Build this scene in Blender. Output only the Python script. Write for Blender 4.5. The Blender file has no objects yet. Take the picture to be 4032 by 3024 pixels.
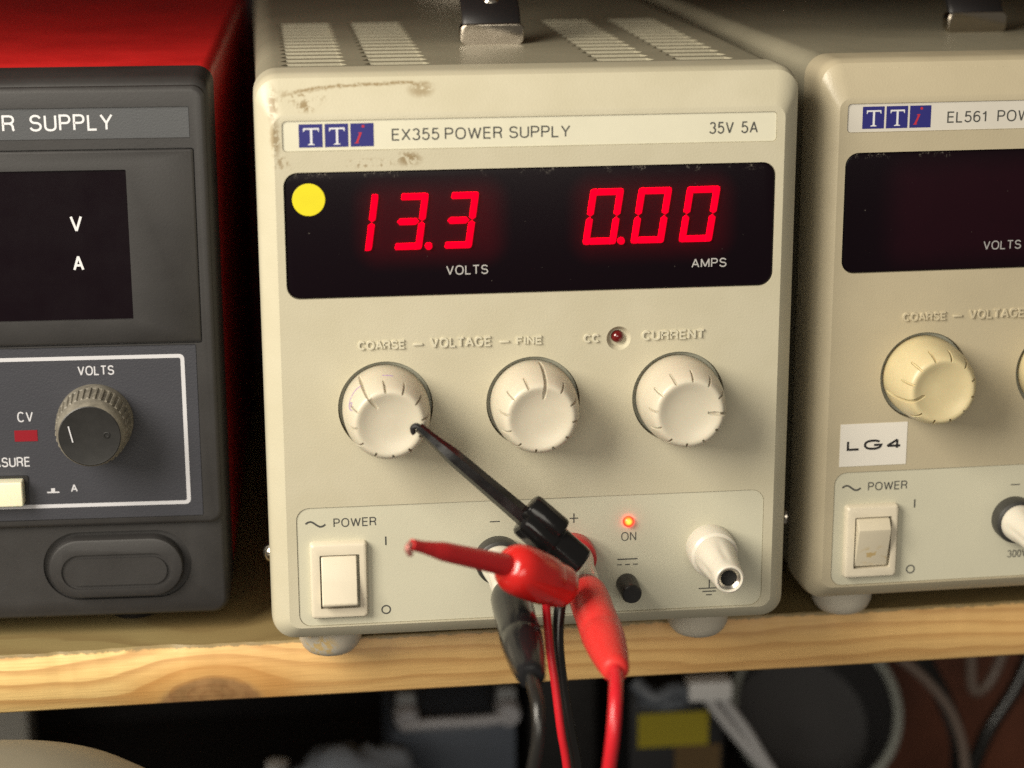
import bpy, bmesh, math, random
from mathutils import Vector, Matrix
random.seed(7)
R = math.radians
S = bpy.context.scene
COL = S.collection

# ------------------------------------------------------------------ camera
cam = bpy.data.cameras.new("camera")
cam_o = bpy.data.objects.new("camera", cam)
COL.objects.link(cam_o)
cam_o.location = (-0.067686, -0.514283, 0.220170)
cam_o.rotation_euler = (1.30259, 0.003158, -0.121108)
cam.sensor_fit = 'HORIZONTAL'
cam.sensor_width = 36.0
cam.lens = 72.63
cam.clip_start = 0.01
cam.clip_end = 20
cam.dof.use_dof = True
cam.dof.focus_distance = 0.545
cam.dof.aperture_fstop = 9.2
S.camera = cam_o

# ------------------------------------------------------------------ world, lamps, exposure
W = bpy.data.worlds.new("World")
S.world = W
W.use_nodes = True
W.node_tree.nodes["Background"].inputs[0].default_value = (1.0, 0.92, 0.80, 1)
W.node_tree.nodes["Background"].inputs[1].default_value = 0.14


def area(name, loc, target, sx, sy, power, col):
    l = bpy.data.lights.new(name, 'AREA')
    l.shape = 'RECTANGLE'
    l.size, l.size_y = sx, sy
    l.energy = power
    l.color = col
    o = bpy.data.objects.new(name, l)
    COL.objects.link(o)
    o.location = loc
    o.rotation_euler = (Vector(target) - Vector(loc)).to_track_quat('-Z', 'Y').to_euler()
    return o


area("window_light", (-0.68, -0.50, 0.55), (0.0, 0.0, 0.07), 0.44, 0.58, 16.4, (1.0, 0.925, 0.79))
area("room_light", (-0.20, -1.35, 0.36), (0.0, 0.1, 0.0), 0.9, 0.5, 6.2, (1.0, 0.93, 0.80))
S.view_settings.view_transform = 'Standard'
S.view_settings.look = 'None'
S.view_settings.exposure = 0.10
S.view_settings.gamma = 1.0
S.view_settings.use_curve_mapping = False
S.cycles.use_denoising = False
S.cycles.max_bounces = 8


# ------------------------------------------------------------------ mesh helpers (millimetres)
def _arc(cx, cy, rx, ry, a0, a1, n=14, e=2.3):
    P = []
    for i in range(n + 1):
        a = math.radians(a0 + (a1 - a0) * i / n)
        c, t = math.cos(a), math.sin(a)
        P.append((cx + rx * math.copysign(abs(c) ** (2 / e), c), cy + ry * math.copysign(abs(t) ** (2 / e), t)))
    return P


def _o(n=32):
    return (_arc(.5, .5, .5, .5, 0, 360, n)[:-1], True)


GAP = .235
GLYPH = {
    'A': (.58, [([(0, 0), (.5, 1), (1, 0)], False), ([(.19, .33), (.81, .33)], False)]),
    'C': (.58, [(_arc(.5, .5, .5, .5, 42, 318, 24), False)]),
    'E': (.46, [([(1, 1), (0, 1), (0, 0), (1, 0)], False), ([(0, .53), (.92, .53)], False)]),
    'F': (.44, [([(1, 1), (0, 1), (0, 0)], False), ([(0, .53), (.88, .53)], False)]),
    'G': (.62, [(_arc(.5, .5, .5, .5, 42, 335, 26) + [(1, .46), (.56, .46)], False)]),
    'I': (.02, [([(.5, 0), (.5, 1)], False)]),
    'L': (.42, [([(0, 1), (0, 0), (1, 0)], False)]),
    'M': (.66, [([(0, 0), (0, 1), (.5, .06), (1, 1), (1, 0)], False)]),
    'N': (.52, [([(0, 0), (0, 1), (1, 0), (1, 1)], False)]),
    'O': (.64, [_o()]),
    'P': (.49, [([(0, 0), (0, 1), (.5, 1)] + _arc(.55, .74, .45, .26, 90, -90, 12) + [(0, .48)], False)]),
    'R': (.53, [([(0, 0), (0, 1), (.5, 1)] + _arc(.52, .75, .44, .25, 90, -90, 12) + [(0, .5)], False), ([(.56, .5), (.80, .43), (.9, .28), (.92, .08), (1, 0)], False)]),
    'S': (.52, [(_arc(.5, .755, .46, .245, 15, 250, 16, 2.1) + _arc(.5, .26, .5, .26, 70, -168, 18, 2.1), False)]),
    'T': (.52, [([(0, 1), (1, 1)], False), ([(.5, 1), (.5, 0)], False)]),
    'U': (.53, [([(0, 1), (0, .34)] + _arc(.5, .3, .5, .3, 180, 360, 16) + [(1, .34), (1, 1)], False)]),
    'V': (.56, [([(0, 1), (.5, 0), (1, 1)], False)]),
    'W': (.84, [([(0, 1), (.25, 0), (.5, .97), (.75, 0), (1, 1)], False)]),
    'X': (.55, [([(0, 0), (1, 1)], False), ([(0, 1), (1, 0)], False)]),
    'Y': (.56, [([(0, 1), (.5, .44), (1, 1)], False), ([(.5, .44), (.5, 0)], False)]),
    '0': (.46, [_o()]),
    '1': (.22, [([(0, .76), (.7, .82), (1, 1), (1, 0)], False)]),
    '3': (.46, [(_arc(.48, .755, .44, .245, 160, -75, 16, 2.1) + _arc(.48, .26, .52, .26, 75, -162, 18, 2.1), False)]),
    '4': (.50, [([(.76, 0), (.76, 1), (0, .27), (1, .27)], False)]),
    '5': (.46, [([(.92, 1), (.18, 1), (.08, .50)] + _arc(.48, .32, .52, .32, 135, -158, 22, 2.1), False)]),
    '6': (.46, [(_arc(.5, .31, .5, .31, 0, 360, 24, 2.1)[:-1], True), (_arc(.56, .5, .56, .5, 50, 200, 16), False)]),
}


class MB:
    def __init__(s):
        s.v, s.f = [], []

    def add(s, vs, fs):
        b = len(s.v)
        s.v += [tuple(v) for v in vs]
        s.f += [tuple(i + b for i in f) for f in fs]

    def box(s, x0, x1, y0, y1, z0, z1):
        s.add([(x, y, z) for x in (x0, x1) for y in (y0, y1) for z in (z0, z1)],
              [(0, 1, 3, 2), (4, 6, 7, 5), (0, 4, 5, 1), (2, 3, 7, 6), (0, 2, 6, 4), (1, 5, 7, 3)])

    def loops(s, L, cap0=True, cap1=True, closed=False):
        n = len(L[0])
        vs = [p for l in L for p in l]
        fs = []
        m = len(L)
        for i in range(m if closed else m - 1):
            a, b = i * n, ((i + 1) % m) * n
            for j in range(n):
                k = (j + 1) % n
                fs.append((a + j, a + k, b + k, b + j))
        if not closed:
            if cap0:
                fs.append(tuple(range(n))[::-1])
            if cap1:
                fs.append(tuple(range((m - 1) * n, m * n)))
        s.add(vs, fs)

    def prism(s, pts, y0, y1):
        s.loops([[(x, y0, z) for x, z in pts], [(x, y1, z) for x, z in pts]])

    def lathe(s, prof, o=(0, 0, 0), d=(0, -1, 0), seg=48, rf=None):
        d = Vector(d).normalized()
        u = d.orthogonal().normalized() if abs(d.z) > .9 else Vector((0, 0, 1)).cross(d).normalized()
        w = d.cross(u)
        o = Vector(o)
        L = []
        for r, h in prof:
            r = max(r, 1e-3)
            L.append([tuple(o + d * h + (u * math.cos(t) + w * math.sin(t)) * (rf(r, h, t) if rf else r))
                      for t in [2 * math.pi * i / seg for i in range(seg)]])
        s.loops(L)

    def tube(s, pts, rad, n=12, sub=8, twist=0.0, flat=1.0):
        P = [Vector(p) for p in pts]
        rr = rad if isinstance(rad, (list, tuple)) else [rad] * len(P)
        Q, RR = [], []
        for i in range(len(P) - 1):
            p0, p1, p2, p3 = P[max(i - 1, 0)], P[i], P[i + 1], P[min(i + 2, len(P) - 1)]
            for k in range(sub):
                t = k / sub
                Q.append(0.5 * ((2 * p1) + (p2 - p0) * t + (2 * p0 - 5 * p1 + 4 * p2 - p3) * t * t
                                + (3 * p1 - p0 - 3 * p2 + p3) * t ** 3))
                RR.append(rr[i] * (1 - t) + rr[i + 1] * t)
        Q.append(P[-1])
        RR.append(rr[-1])
        T = [(Q[min(i + 1, len(Q) - 1)] - Q[max(i - 1, 0)]).normalized() for i in range(len(Q))]
        u = T[0].orthogonal().normalized()
        L = []
        for i, q in enumerate(Q):
            u = (u - T[i] * u.dot(T[i])).normalized()
            w = T[i].cross(u)
            L.append([tuple(q + (u * math.cos(a) + w * flat * math.sin(a)) * RR[i])
                      for a in [twist + 2 * math.pi * j / n for j in range(n)]])
        s.loops(L)

    def text(s, body, x0, x1, z0, z1, y, sw=.34, depth=0.05, top=1.0):
        """stroke lettering fitted to the rectangle x0..x1, z0..z1; every stroke has width sw"""
        P, x = [], 0.0
        for ch in body:
            if ch == ' ':
                x += .34
                continue
            w, strokes = GLYPH[ch]
            for st, cl in strokes:
                pts = [(x + px * w, pz) for px, pz in st]
                cur = [pts[0]]
                for a, b, c in zip(pts, pts[1:], pts[2:]):
                    cur.append(b)
                    if not cl and (Vector(b) - Vector(a)).angle(Vector(c) - Vector(b)) > R(100):
                        P.append((cur, False))
                        cur = [b]
                P.append((cur + pts[-1:], cl) if len(pts) > 1 else (cur, cl))
            x += w + GAP
        x -= GAP
        kx, kz = (x1 - x0 - sw) / x, z1 - z0 - sw
        for i, (st, cl) in enumerate(P):
            pts = [(x0 + sw / 2 + px * kx, z0 + sw / 2 + pz * kz) for px, pz in st]
            s.ribbon(pts, cl, sw, y, depth + .006 * (i % 3), top)

    def ribbon(s, pts, closed, sw, y, depth, top=1.0):
        n = len(pts)
        V = [Vector((a, b)) for a, b in pts]
        lo, ro = [], []
        for i in range(n):
            p, q, r = V[i - 1] if (i or closed) else None, V[i], V[(i + 1) % n] if (i < n - 1 or closed) else None
            d0 = (q - p).normalized() if p is not None else None
            d1 = (r - q).normalized() if r is not None else None
            if d0 is None:
                d0 = d1
            if d1 is None:
                d1 = d0
            n0, n1 = Vector((-d0.y, d0.x)), Vector((-d1.y, d1.x))
            m = (n0 + n1)
            m = n1 if m.length < 1e-4 else m.normalized()
            k = min(1 / max(m.dot(n1), .3), 2.2)
            o = m * (sw / 2 * k)
            lo.append(q + o)
            ro.append(q - o)
        L = []
        for a, b in zip(lo, ro):
            m = (a + b) / 2
            c, d = m + (a - m) * top, m + (b - m) * top
            L.append([(a.x, y, a.y), (c.x, y - depth, c.y), (d.x, y - depth, d.y), (b.x, y, b.y)])
        s.loops(L, not closed, not closed, closed)

    def build(s, name, mat, parent=None, smooth=35, bevel=0, bseg=2, label=None, recalc=True):
        me = bpy.data.meshes.new(name)
        me.from_pydata([(x * .001, y * .001, z * .001) for x, y, z in s.v], [], s.f)
        bm = bmesh.new()
        bm.from_mesh(me)
        if recalc:
            bmesh.ops.recalc_face_normals(bm, faces=bm.faces)
        if bevel:
            es = [e for e in bm.edges if len(e.link_faces) == 2 and e.calc_face_angle(0) > R(40)]
            bmesh.ops.bevel(bm, geom=es, offset=bevel * .001, segments=bseg, profile=0.6, affect='EDGES', clamp_overlap=True)
        bm.to_mesh(me)
        bm.free()
        o = bpy.data.objects.new(name, me)
        COL.objects.link(o)
        me.materials.append(mat)
        finish(o, smooth)
        if parent:
            o.parent = parent
        if label:
            o["label"] = label
        return o


def finish(o, smooth=35):
    me = o.data
    if smooth:
        for p in me.polygons:
            p.use_smooth = True
        me.set_sharp_from_angle(angle=R(smooth))


def cut(o, cutter_mb, smooth=35):
    c = cutter_mb.build("cutter", o.data.materials[0], smooth=0)
    c.parent = o.parent
    r = o
    while r.parent and r.parent.parent:
        r = r.parent
    c.parent = r.parent
    m = o.modifiers.new("cut", 'BOOLEAN')
    m.operation = 'DIFFERENCE'
    m.solver = 'EXACT'
    m.object = c
    dg = bpy.context.evaluated_depsgraph_get()
    dg.update()
    me = bpy.data.meshes.new_from_object(o.evaluated_get(dg))
    old = o.data
    o.modifiers.clear()
    me.name = old.name
    o.data = me
    bpy.data.meshes.remove(old)
    cm = c.data
    bpy.data.objects.remove(c)
    bpy.data.meshes.remove(cm)
    finish(o, smooth)


def rr(x0, x1, z0, z1, r, n=6):
    """rounded rectangle, counter-clockwise in x-z"""
    P = []
    for cx, cz, a in ((x1 - r, z1 - r, 0), (x0 + r, z1 - r, 90), (x0 + r, z0 + r, 180), (x1 - r, z0 + r, 270)):
        for i in range(n + 1):
            t = R(a + 90 * i / n)
            P.append((cx + r * math.cos(t), cz + r * math.sin(t)))
    return P


def circ(x, z, r, n=40):
    return [(x + r * math.cos(2 * math.pi * i / n), z + r * math.sin(2 * math.pi * i / n)) for i in range(n)]


def thing(name, label, cat, loc=(0, 0, 0), rz=0, group=None):
    o = bpy.data.objects.new(name, None)
    o.empty_display_size = 0.02
    COL.objects.link(o)
    o.location = [c * .001 for c in loc]
    o.rotation_euler = (0, 0, rz)
    tag(o, label, cat, group)
    return o


def tag(o, label=None, cat=None, group=None, kind=None):
    if label:
        o["label"] = label
    if cat:
        o["category"] = cat
    if group:
        o["group"] = group
    if kind:
        o["kind"] = kind
    return o


# ------------------------------------------------------------------ materials
def mat(name, col, rough=0.5, metal=0.0, spec=0.5, bump=0.0, bscale=1500, var=0.0, vscale=60, coat=0.0, emit=None, estr=0, rvar=0.0, sss=0.0, det=2.0):
    m = bpy.data.materials.new(name)
    m.use_nodes = True
    nt = m.node_tree
    N = nt.nodes
    b = N["Principled BSDF"]
    b.inputs["Base Color"].default_value = (*col, 1)
    b.inputs["Roughness"].default_value = rough
    b.inputs["Metallic"].default_value = metal
    b.inputs["Specular IOR Level"].default_value = spec
    b.inputs["Coat Weight"].default_value = coat
    if sss:
        b.inputs["Subsurface Weight"].default_value = sss
        b.inputs["Subsurface Scale"].default_value = 0.002
    if emit:
        b.inputs["Emission Color"].default_value = (*emit, 1)
        b.inputs["Emission Strength"].default_value = estr
    tc = N.new("ShaderNodeTexCoord")
    if bump:
        n = N.new("ShaderNodeTexNoise")
        n.inputs["Scale"].default_value = bscale
        n.inputs["Detail"].default_value = det
        nt.links.new(tc.outputs["Object"], n.inputs["Vector"])
        bp = N.new("ShaderNodeBump")
        bp.inputs["Strength"].default_value = bump
        bp.inputs["Distance"].default_value = 0.0003
        nt.links.new(n.outputs["Fac"], bp.inputs["Height"])
        nt.links.new(bp.outputs["Normal"], b.inputs["Normal"])
    if var or rvar:
        n = N.new("ShaderNodeTexNoise")
        n.inputs["Scale"].default_value = vscale
        n.inputs["Detail"].default_value = 6
        n.inputs["Roughness"].default_value = 0.65
        nt.links.new(tc.outputs["Object"], n.inputs["Vector"])
        if var:
            r = N.new("ShaderNodeMapRange")
            r.inputs["From Min"].default_value = 0.3
            r.inputs["From Max"].default_value = 0.7
            r.inputs["To Min"].default_value = 1 - var
            r.inputs["To Max"].default_value = 1 + var
            nt.links.new(n.outputs["Fac"], r.inputs["Value"])
            h = N.new("ShaderNodeHueSaturation")
            h.inputs["Color"].default_value = (*col, 1)
            nt.links.new(r.outputs["Result"], h.inputs["Value"])
            nt.links.new(h.outputs["Color"], b.inputs["Base Color"])
        if rvar:
            r = N.new("ShaderNodeMapRange")
            r.inputs["From Min"].default_value = 0.3
            r.inputs["From Max"].default_value = 0.7
            r.inputs["To Min"].default_value = max(0.02, rough - rvar)
            r.inputs["To Max"].default_value = rough + rvar
            nt.links.new(n.outputs["Fac"], r.inputs["Value"])
            nt.links.new(r.outputs["Result"], b.inputs["Roughness"])
    return m


class NT:
    """tiny node-graph writer"""
    def __init__(s, m):
        s.t = m.node_tree
        s.N = s.t.nodes

    def val(s, x, sock):
        if isinstance(x, (int, float)):
            sock.default_value = x
        else:
            s.t.links.new(x, sock)

    def math(s, op, a, b=0.0, c=0.0, clamp=False):
        n = s.N.new("ShaderNodeMath")
        n.operation = op
        n.use_clamp = clamp
        s.val(a, n.inputs[0])
        s.val(b, n.inputs[1])
        s.val(c, n.inputs[2])
        return n.outputs[0]

    def noise(s, vec, scale, detail=3, rough=.55):
        n = s.N.new("ShaderNodeTexNoise")
        n.inputs["Scale"].default_value = scale
        n.inputs["Detail"].default_value = detail
        n.inputs["Roughness"].default_value = rough
        s.t.links.new(vec, n.inputs["Vector"])
        return n.outputs["Fac"]

    def sstep(s, x, a, b):
        n = s.N.new("ShaderNodeMapRange")
        n.interpolation_type = 'SMOOTHSTEP'
        s.val(x, n.inputs["Value"])
        n.inputs["From Min"].default_value = a
        n.inputs["From Max"].default_value = b
        return n.outputs["Result"]

    def mix(s, f, a, b):
        n = s.N.new("ShaderNodeMix")
        n.data_type = 'RGBA'
        s.val(f, n.inputs["Factor"])
        for x, i in ((a, 6), (b, 7)):
            if isinstance(x, tuple):
                n.inputs[i].default_value = (*x, 1)
            else:
                s.t.links.new(x, n.inputs[i])
        return n.outputs[2]

    def xyz_mm(s):
        tc = s.N.new("ShaderNodeTexCoord")
        v = s.N.new("ShaderNodeVectorMath")
        v.operation = 'SCALE'
        v.inputs["Scale"].default_value = 1000
        s.t.links.new(tc.outputs["Object"], v.inputs[0])
        x = s.N.new("ShaderNodeSeparateXYZ")
        s.t.links.new(v.outputs[0], x.inputs[0])
        return v.outputs[0], x.outputs[0], x.outputs[1], x.outputs[2]


BEIGE = (0.47, 0.435, 0.325)
M = {}
M['beige'] = mat("beige_plastic", BEIGE, .42, bump=.13, bscale=1900, var=.035, vscale=45, rvar=.06)
M['beige_aged'] = mat("aged_beige_plastic", (0.415, 0.362, 0.25), .40, bump=.13, bscale=1900, var=.04, vscale=40, rvar=.08)
M['case'] = mat("beige_painted_steel", (0.285, 0.262, 0.190), .42, bump=.25, bscale=900, var=.05, vscale=30, rvar=.06)
M['label'] = mat("pale_label_film", (0.60, 0.575, 0.45), .38, var=.03, vscale=70, rvar=.05)
M['label_w'] = mat("white_label_film", (0.56, 0.53, 0.47), .38, var=.03, vscale=70)
M['panel'] = mat("pale_panel_film", (0.50, 0.48, 0.37), .45, bump=.08, bscale=2500, var=.025, vscale=50)
M['knob'] = mat("cream_knob_plastic", (0.52, 0.475, 0.372), .36, var=.03, vscale=120, rvar=.06, sss=.05)
M['knob_y'] = mat("yellowed_knob_plastic", (0.55, 0.465, 0.27), .36, var=.06, vscale=120, rvar=.06, sss=.05)
M['skirt'] = mat("grey_knob_skirt", (0.34, 0.34, 0.27), .5)
M['switch'] = mat("cream_switch_plastic", (0.60, 0.54, 0.42), .38, var=.03, vscale=160, rvar=.05)
M['ink'] = mat("grey_ink", (0.055, 0.055, 0.05), .6)
M['ink_l'] = mat("black_label_ink", (0.012, 0.011, 0.012), .5)
M['print'] = mat("pale_print", (0.38, 0.37, 0.36), .6)
M['blue'] = mat("blue_logo_ink", (0.015, 0.015, 0.15), .45)
M['emboss'] = mat("raised_beige_lettering", (0.54, 0.505, 0.385), .36)
M['emboss_aged'] = mat("raised_aged_lettering", (0.47, 0.412, 0.29), .36)
M['print_dim'] = mat("dim_print", (.30, .29, .29), .6)
M['white'] = mat("white_print", (0.62, 0.62, 0.64), .5)
M['redink'] = mat("red_logo_ink", (0.42, 0.015, 0.03), .5)
M['window_d'] = mat("dark_meter_window", (0.0048, 0.0022, 0.0038), .3, spec=.12, rvar=.05, vscale=90)
M['digit'] = mat("lit_red_segment", (0.0, 0.0, 0.0), .6, spec=0.0, emit=(1.0, 0.0, 0.020), estr=1.15)
M['digit_side'] = mat("lit_red_segment_edge", (0.0, 0.0, 0.0), .6, spec=0.0, emit=(1.0, 0.0, 0.008), estr=6.5)
M['yellow'] = mat("yellow_sticker_paper", (0.64, 0.555, 0.004), .55, var=.04, vscale=250)
M['sticker_w'] = mat("white_sticker_paper", (0.66, 0.63, 0.57), .5)
M['led_off'] = mat("dark_red_led", (0.11, 0.005, 0.006), .12, coat=.4)
M['cvled'] = mat("unlit_red_led", (0.22, 0.004, 0.012), .35)
M['black'] = mat("black_plastic", (0.012, 0.011, 0.011), .42, rvar=.08, vscale=300)
M['collar'] = mat("black_terminal_plastic", (0.028, 0.027, 0.024), .45, bump=.1, bscale=1500, var=.2, vscale=300)
M['black_gl'] = mat("glossy_black_plastic", (0.006, 0.0058, 0.006), .18, spec=.36, rvar=.06, vscale=200, bump=.05, bscale=700)
M['black_pvc'] = mat("black_plug_vinyl", (0.011, 0.011, 0.012), .15, spec=.14, rvar=.03, vscale=150, bump=.02, bscale=400)
M['black_wire'] = mat("black_wire_insulation", (0.014, 0.013, 0.012), .25, bump=.06, bscale=300)
M['red_gl'] = mat("glossy_red_plastic", (0.48, 0.014, 0.012), .20, bump=.03, bscale=400, sss=.08)
M['red_shaft'] = mat("red_shaft_plastic", (0.40, 0.012, 0.014), .38, bump=.05, bscale=800, sss=.08)
M['red_pvc'] = mat("red_plug_vinyl", (0.58, 0.032, 0.028), .42, spec=.25, bump=.06, bscale=500, var=.06, vscale=120, sss=.1)
M['red_collar'] = mat("red_terminal_plastic", (0.50, 0.035, 0.035), .35, sss=.05)
M['red_wire'] = mat("red_wire_insulation", (0.50, 0.012, 0.02), .3, sss=.05)
M['white_pl'] = mat("white_terminal_plastic", (0.60, 0.56, 0.475), .30, var=.02, vscale=200, sss=.05)
M['chrome'] = mat("chrome", (0.62, 0.57, 0.49), .16, metal=1)
M['bracket'] = mat("worn_chrome", (0.42, 0.37, 0.30), .13, metal=1, rvar=.06, vscale=200)
M['pink_metal'] = mat("copper_hook", (0.48, 0.19, 0.16), .3, metal=.5)
M['steel'] = mat("nickel", (0.72, 0.68, 0.6), .3, metal=1)
M['hole'] = mat("dark_hole", (0.004, 0.004, 0.004), .8)
M['rubber'] = mat("grey_rubber_foot", (0.47, 0.43, 0.35), .55, var=.05, vscale=100)
M['handle'] = mat("black_handle_vinyl", (0.010, 0.009, 0.010), .4, bump=.1, bscale=600)
M['dark'] = mat("charcoal_plastic", (0.026, 0.0245, 0.0245), .45, bump=.07, bscale=1500, var=.08, vscale=60, rvar=.06)
M['dark_b'] = mat("charcoal_bar_film", (0.060, 0.063, 0.068), .42, bump=.15, bscale=2000, var=.04, vscale=60)
M['dark_p'] = mat("slate_panel_film", (0.037, 0.038, 0.047), .40, bump=.2, bscale=2000, var=.05, vscale=50)
M['dark_kn'] = mat("dusty_black_knob", (0.013, 0.0125, 0.012), .42, var=.3, vscale=300)
M['dust_kn'] = mat("dusty_fluted_rubber", (0.17, 0.155, 0.125), .55, var=.35, vscale=350, bump=.3, bscale=900)
M['red_case'] = mat("red_painted_steel", (0.75, 0.020, 0.020), .36, bump=.15, bscale=250, var=.08, vscale=40, rvar=.08)
M['print_d'] = mat("pale_grey_print", (0.50, 0.50, 0.53), .55)
M['cream_btn'] = mat("cream_button", (0.74, 0.71, 0.52), .35, sss=.1)
M['purple'] = mat("purple_ink", (0.22, 0.10, 0.36), .6)


def grime_material():
    m = mat("grimy_beige_plastic", BEIGE, .42, bump=.13, bscale=1900)
    g = NT(m)
    v, x, y, z = g.xyz_mm()
    n1 = g.noise(v, 1.5, 5, .7)
    n2 = g.noise(v, .62, 5, .65)
    n3 = g.noise(v, .045, 4, .6)
    # curved brown smear along the top chamfer
    dx = g.math('ADD', x, 37.0)
    zc = g.math('SUBTRACT', 156.1, g.math('MULTIPLY', g.math('MULTIPLY', dx, dx), .0042))
    dz = g.math('ABSOLUTE', g.math('ADD', g.math('SUBTRACT', z, zc), g.math('MULTIPLY', g.math('SUBTRACT', g.noise(v, .22, 3), .5), 2.6)))
    arc = g.math('SUBTRACT', 1.0, g.sstep(dz, .05, .75))
    win = g.math('MULTIPLY', g.sstep(x, -64.5, -58), g.math('SUBTRACT', 1.0, g.sstep(x, -29, -23)))
    arc = g.math('MULTIPLY', g.math('MULTIPLY', arc, win), g.sstep(n1, .32, .55))
    total = g.math('MULTIPLY', arc, .95)
    # speckled patches of dirt
    for px, pz, rx, rz, th, amp in ((-58, 153.2, 9, 2.4, .50, .75), (-56.5, 151.0, 4.5, 2.2, .46, .95), (-65, 151, 1.8, 6, .42, .9), (-64.6, 143, 1.8, 6.5, .40, .85),
                                    (-63, 136.8, 3, 3, .48, .8), (-31.5, 137.4, 4.5, 2.6, .42, .95), (-41, 136.4, 9, 1.8, .50, .8), (-28, 154.3, 4.5, 2.5, .36, .7)):
        a = g.math('DIVIDE', g.math('SUBTRACT', x, px), rx)
        b = g.math('DIVIDE', g.math('SUBTRACT', z, pz), rz)
        d = g.math('SQRT', g.math('ADD', g.math('MULTIPLY', a, a), g.math('MULTIPLY', b, b)))
        w = g.math('SUBTRACT', 1.0, g.sstep(d, .25, 1.0))
        sp = g.sstep(n2, th + .02, th + .10)
        total = g.math('MAXIMUM', total, g.math('MULTIPLY', g.math('MULTIPLY', w, sp), amp))
    base = g.mix(g.sstep(n3, .3, .7), (BEIGE[0] * .96, BEIGE[1] * .955, BEIGE[2] * .93), (BEIGE[0] * 1.03, BEIGE[1] * 1.03, BEIGE[2] * 1.03))
    col = g.mix(g.math('MULTIPLY', total, .85), base, (0.19, 0.125, 0.045))
    g.t.links.new(col, g.N["Principled BSDF"].inputs["Base Color"])
    return m


M['beige_grime'] = grime_material()


def window_material(name, tint, boxes, feather):
    """smoked window; red tint for the digit blocks behind it, with their glow painted in"""
    m = mat(name, (0.005, 0.003, 0.005), .28, spec=.12)
    g = NT(m)
    v, x, y, z = g.xyz_mm()
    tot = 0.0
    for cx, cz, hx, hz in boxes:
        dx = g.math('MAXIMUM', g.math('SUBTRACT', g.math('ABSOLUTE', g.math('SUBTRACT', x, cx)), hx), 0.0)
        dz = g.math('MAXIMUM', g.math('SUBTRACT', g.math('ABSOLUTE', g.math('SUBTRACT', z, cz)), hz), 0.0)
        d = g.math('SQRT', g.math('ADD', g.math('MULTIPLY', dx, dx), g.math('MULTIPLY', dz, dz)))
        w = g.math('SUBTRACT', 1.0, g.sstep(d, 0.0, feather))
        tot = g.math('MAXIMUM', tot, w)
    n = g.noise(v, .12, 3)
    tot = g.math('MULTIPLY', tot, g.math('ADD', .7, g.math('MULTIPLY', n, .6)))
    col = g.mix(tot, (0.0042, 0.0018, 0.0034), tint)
    # dust and worn paint along the upper edge, a few specks elsewhere
    edge = g.math('MULTIPLY', g.sstep(z, 132.2, 134.3), g.math('MULTIPLY', g.sstep(g.noise(v, .22, 2), .52, .66), g.sstep(g.noise(v, 2.2, 3), .5, .62)))
    speck = g.math('MULTIPLY', g.sstep(g.noise(v, 1.1, 1), .80, .84), .25)
    col = g.mix(g.math('MAXIMUM', g.math('MULTIPLY', edge, .75), speck), col, (0.28, 0.25, 0.21))
    g.t.links.new(col, g.N["Principled BSDF"].inputs["Base Color"])
    return m


M['window'] = window_material("smoked_display_window", (0.027, 0.0018, 0.004), ((-26, 121, 13, 5.0), (31, 121, 15, 5.0)), 8.5)  # tint also paints the halo around the lit digits
M['window_r'] = window_material("smoked_red_display_window", (0.011, 0.0025, 0.005), ((-26, 118, 18, 8), (31, 118, 18, 8)), 11.0)


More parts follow.
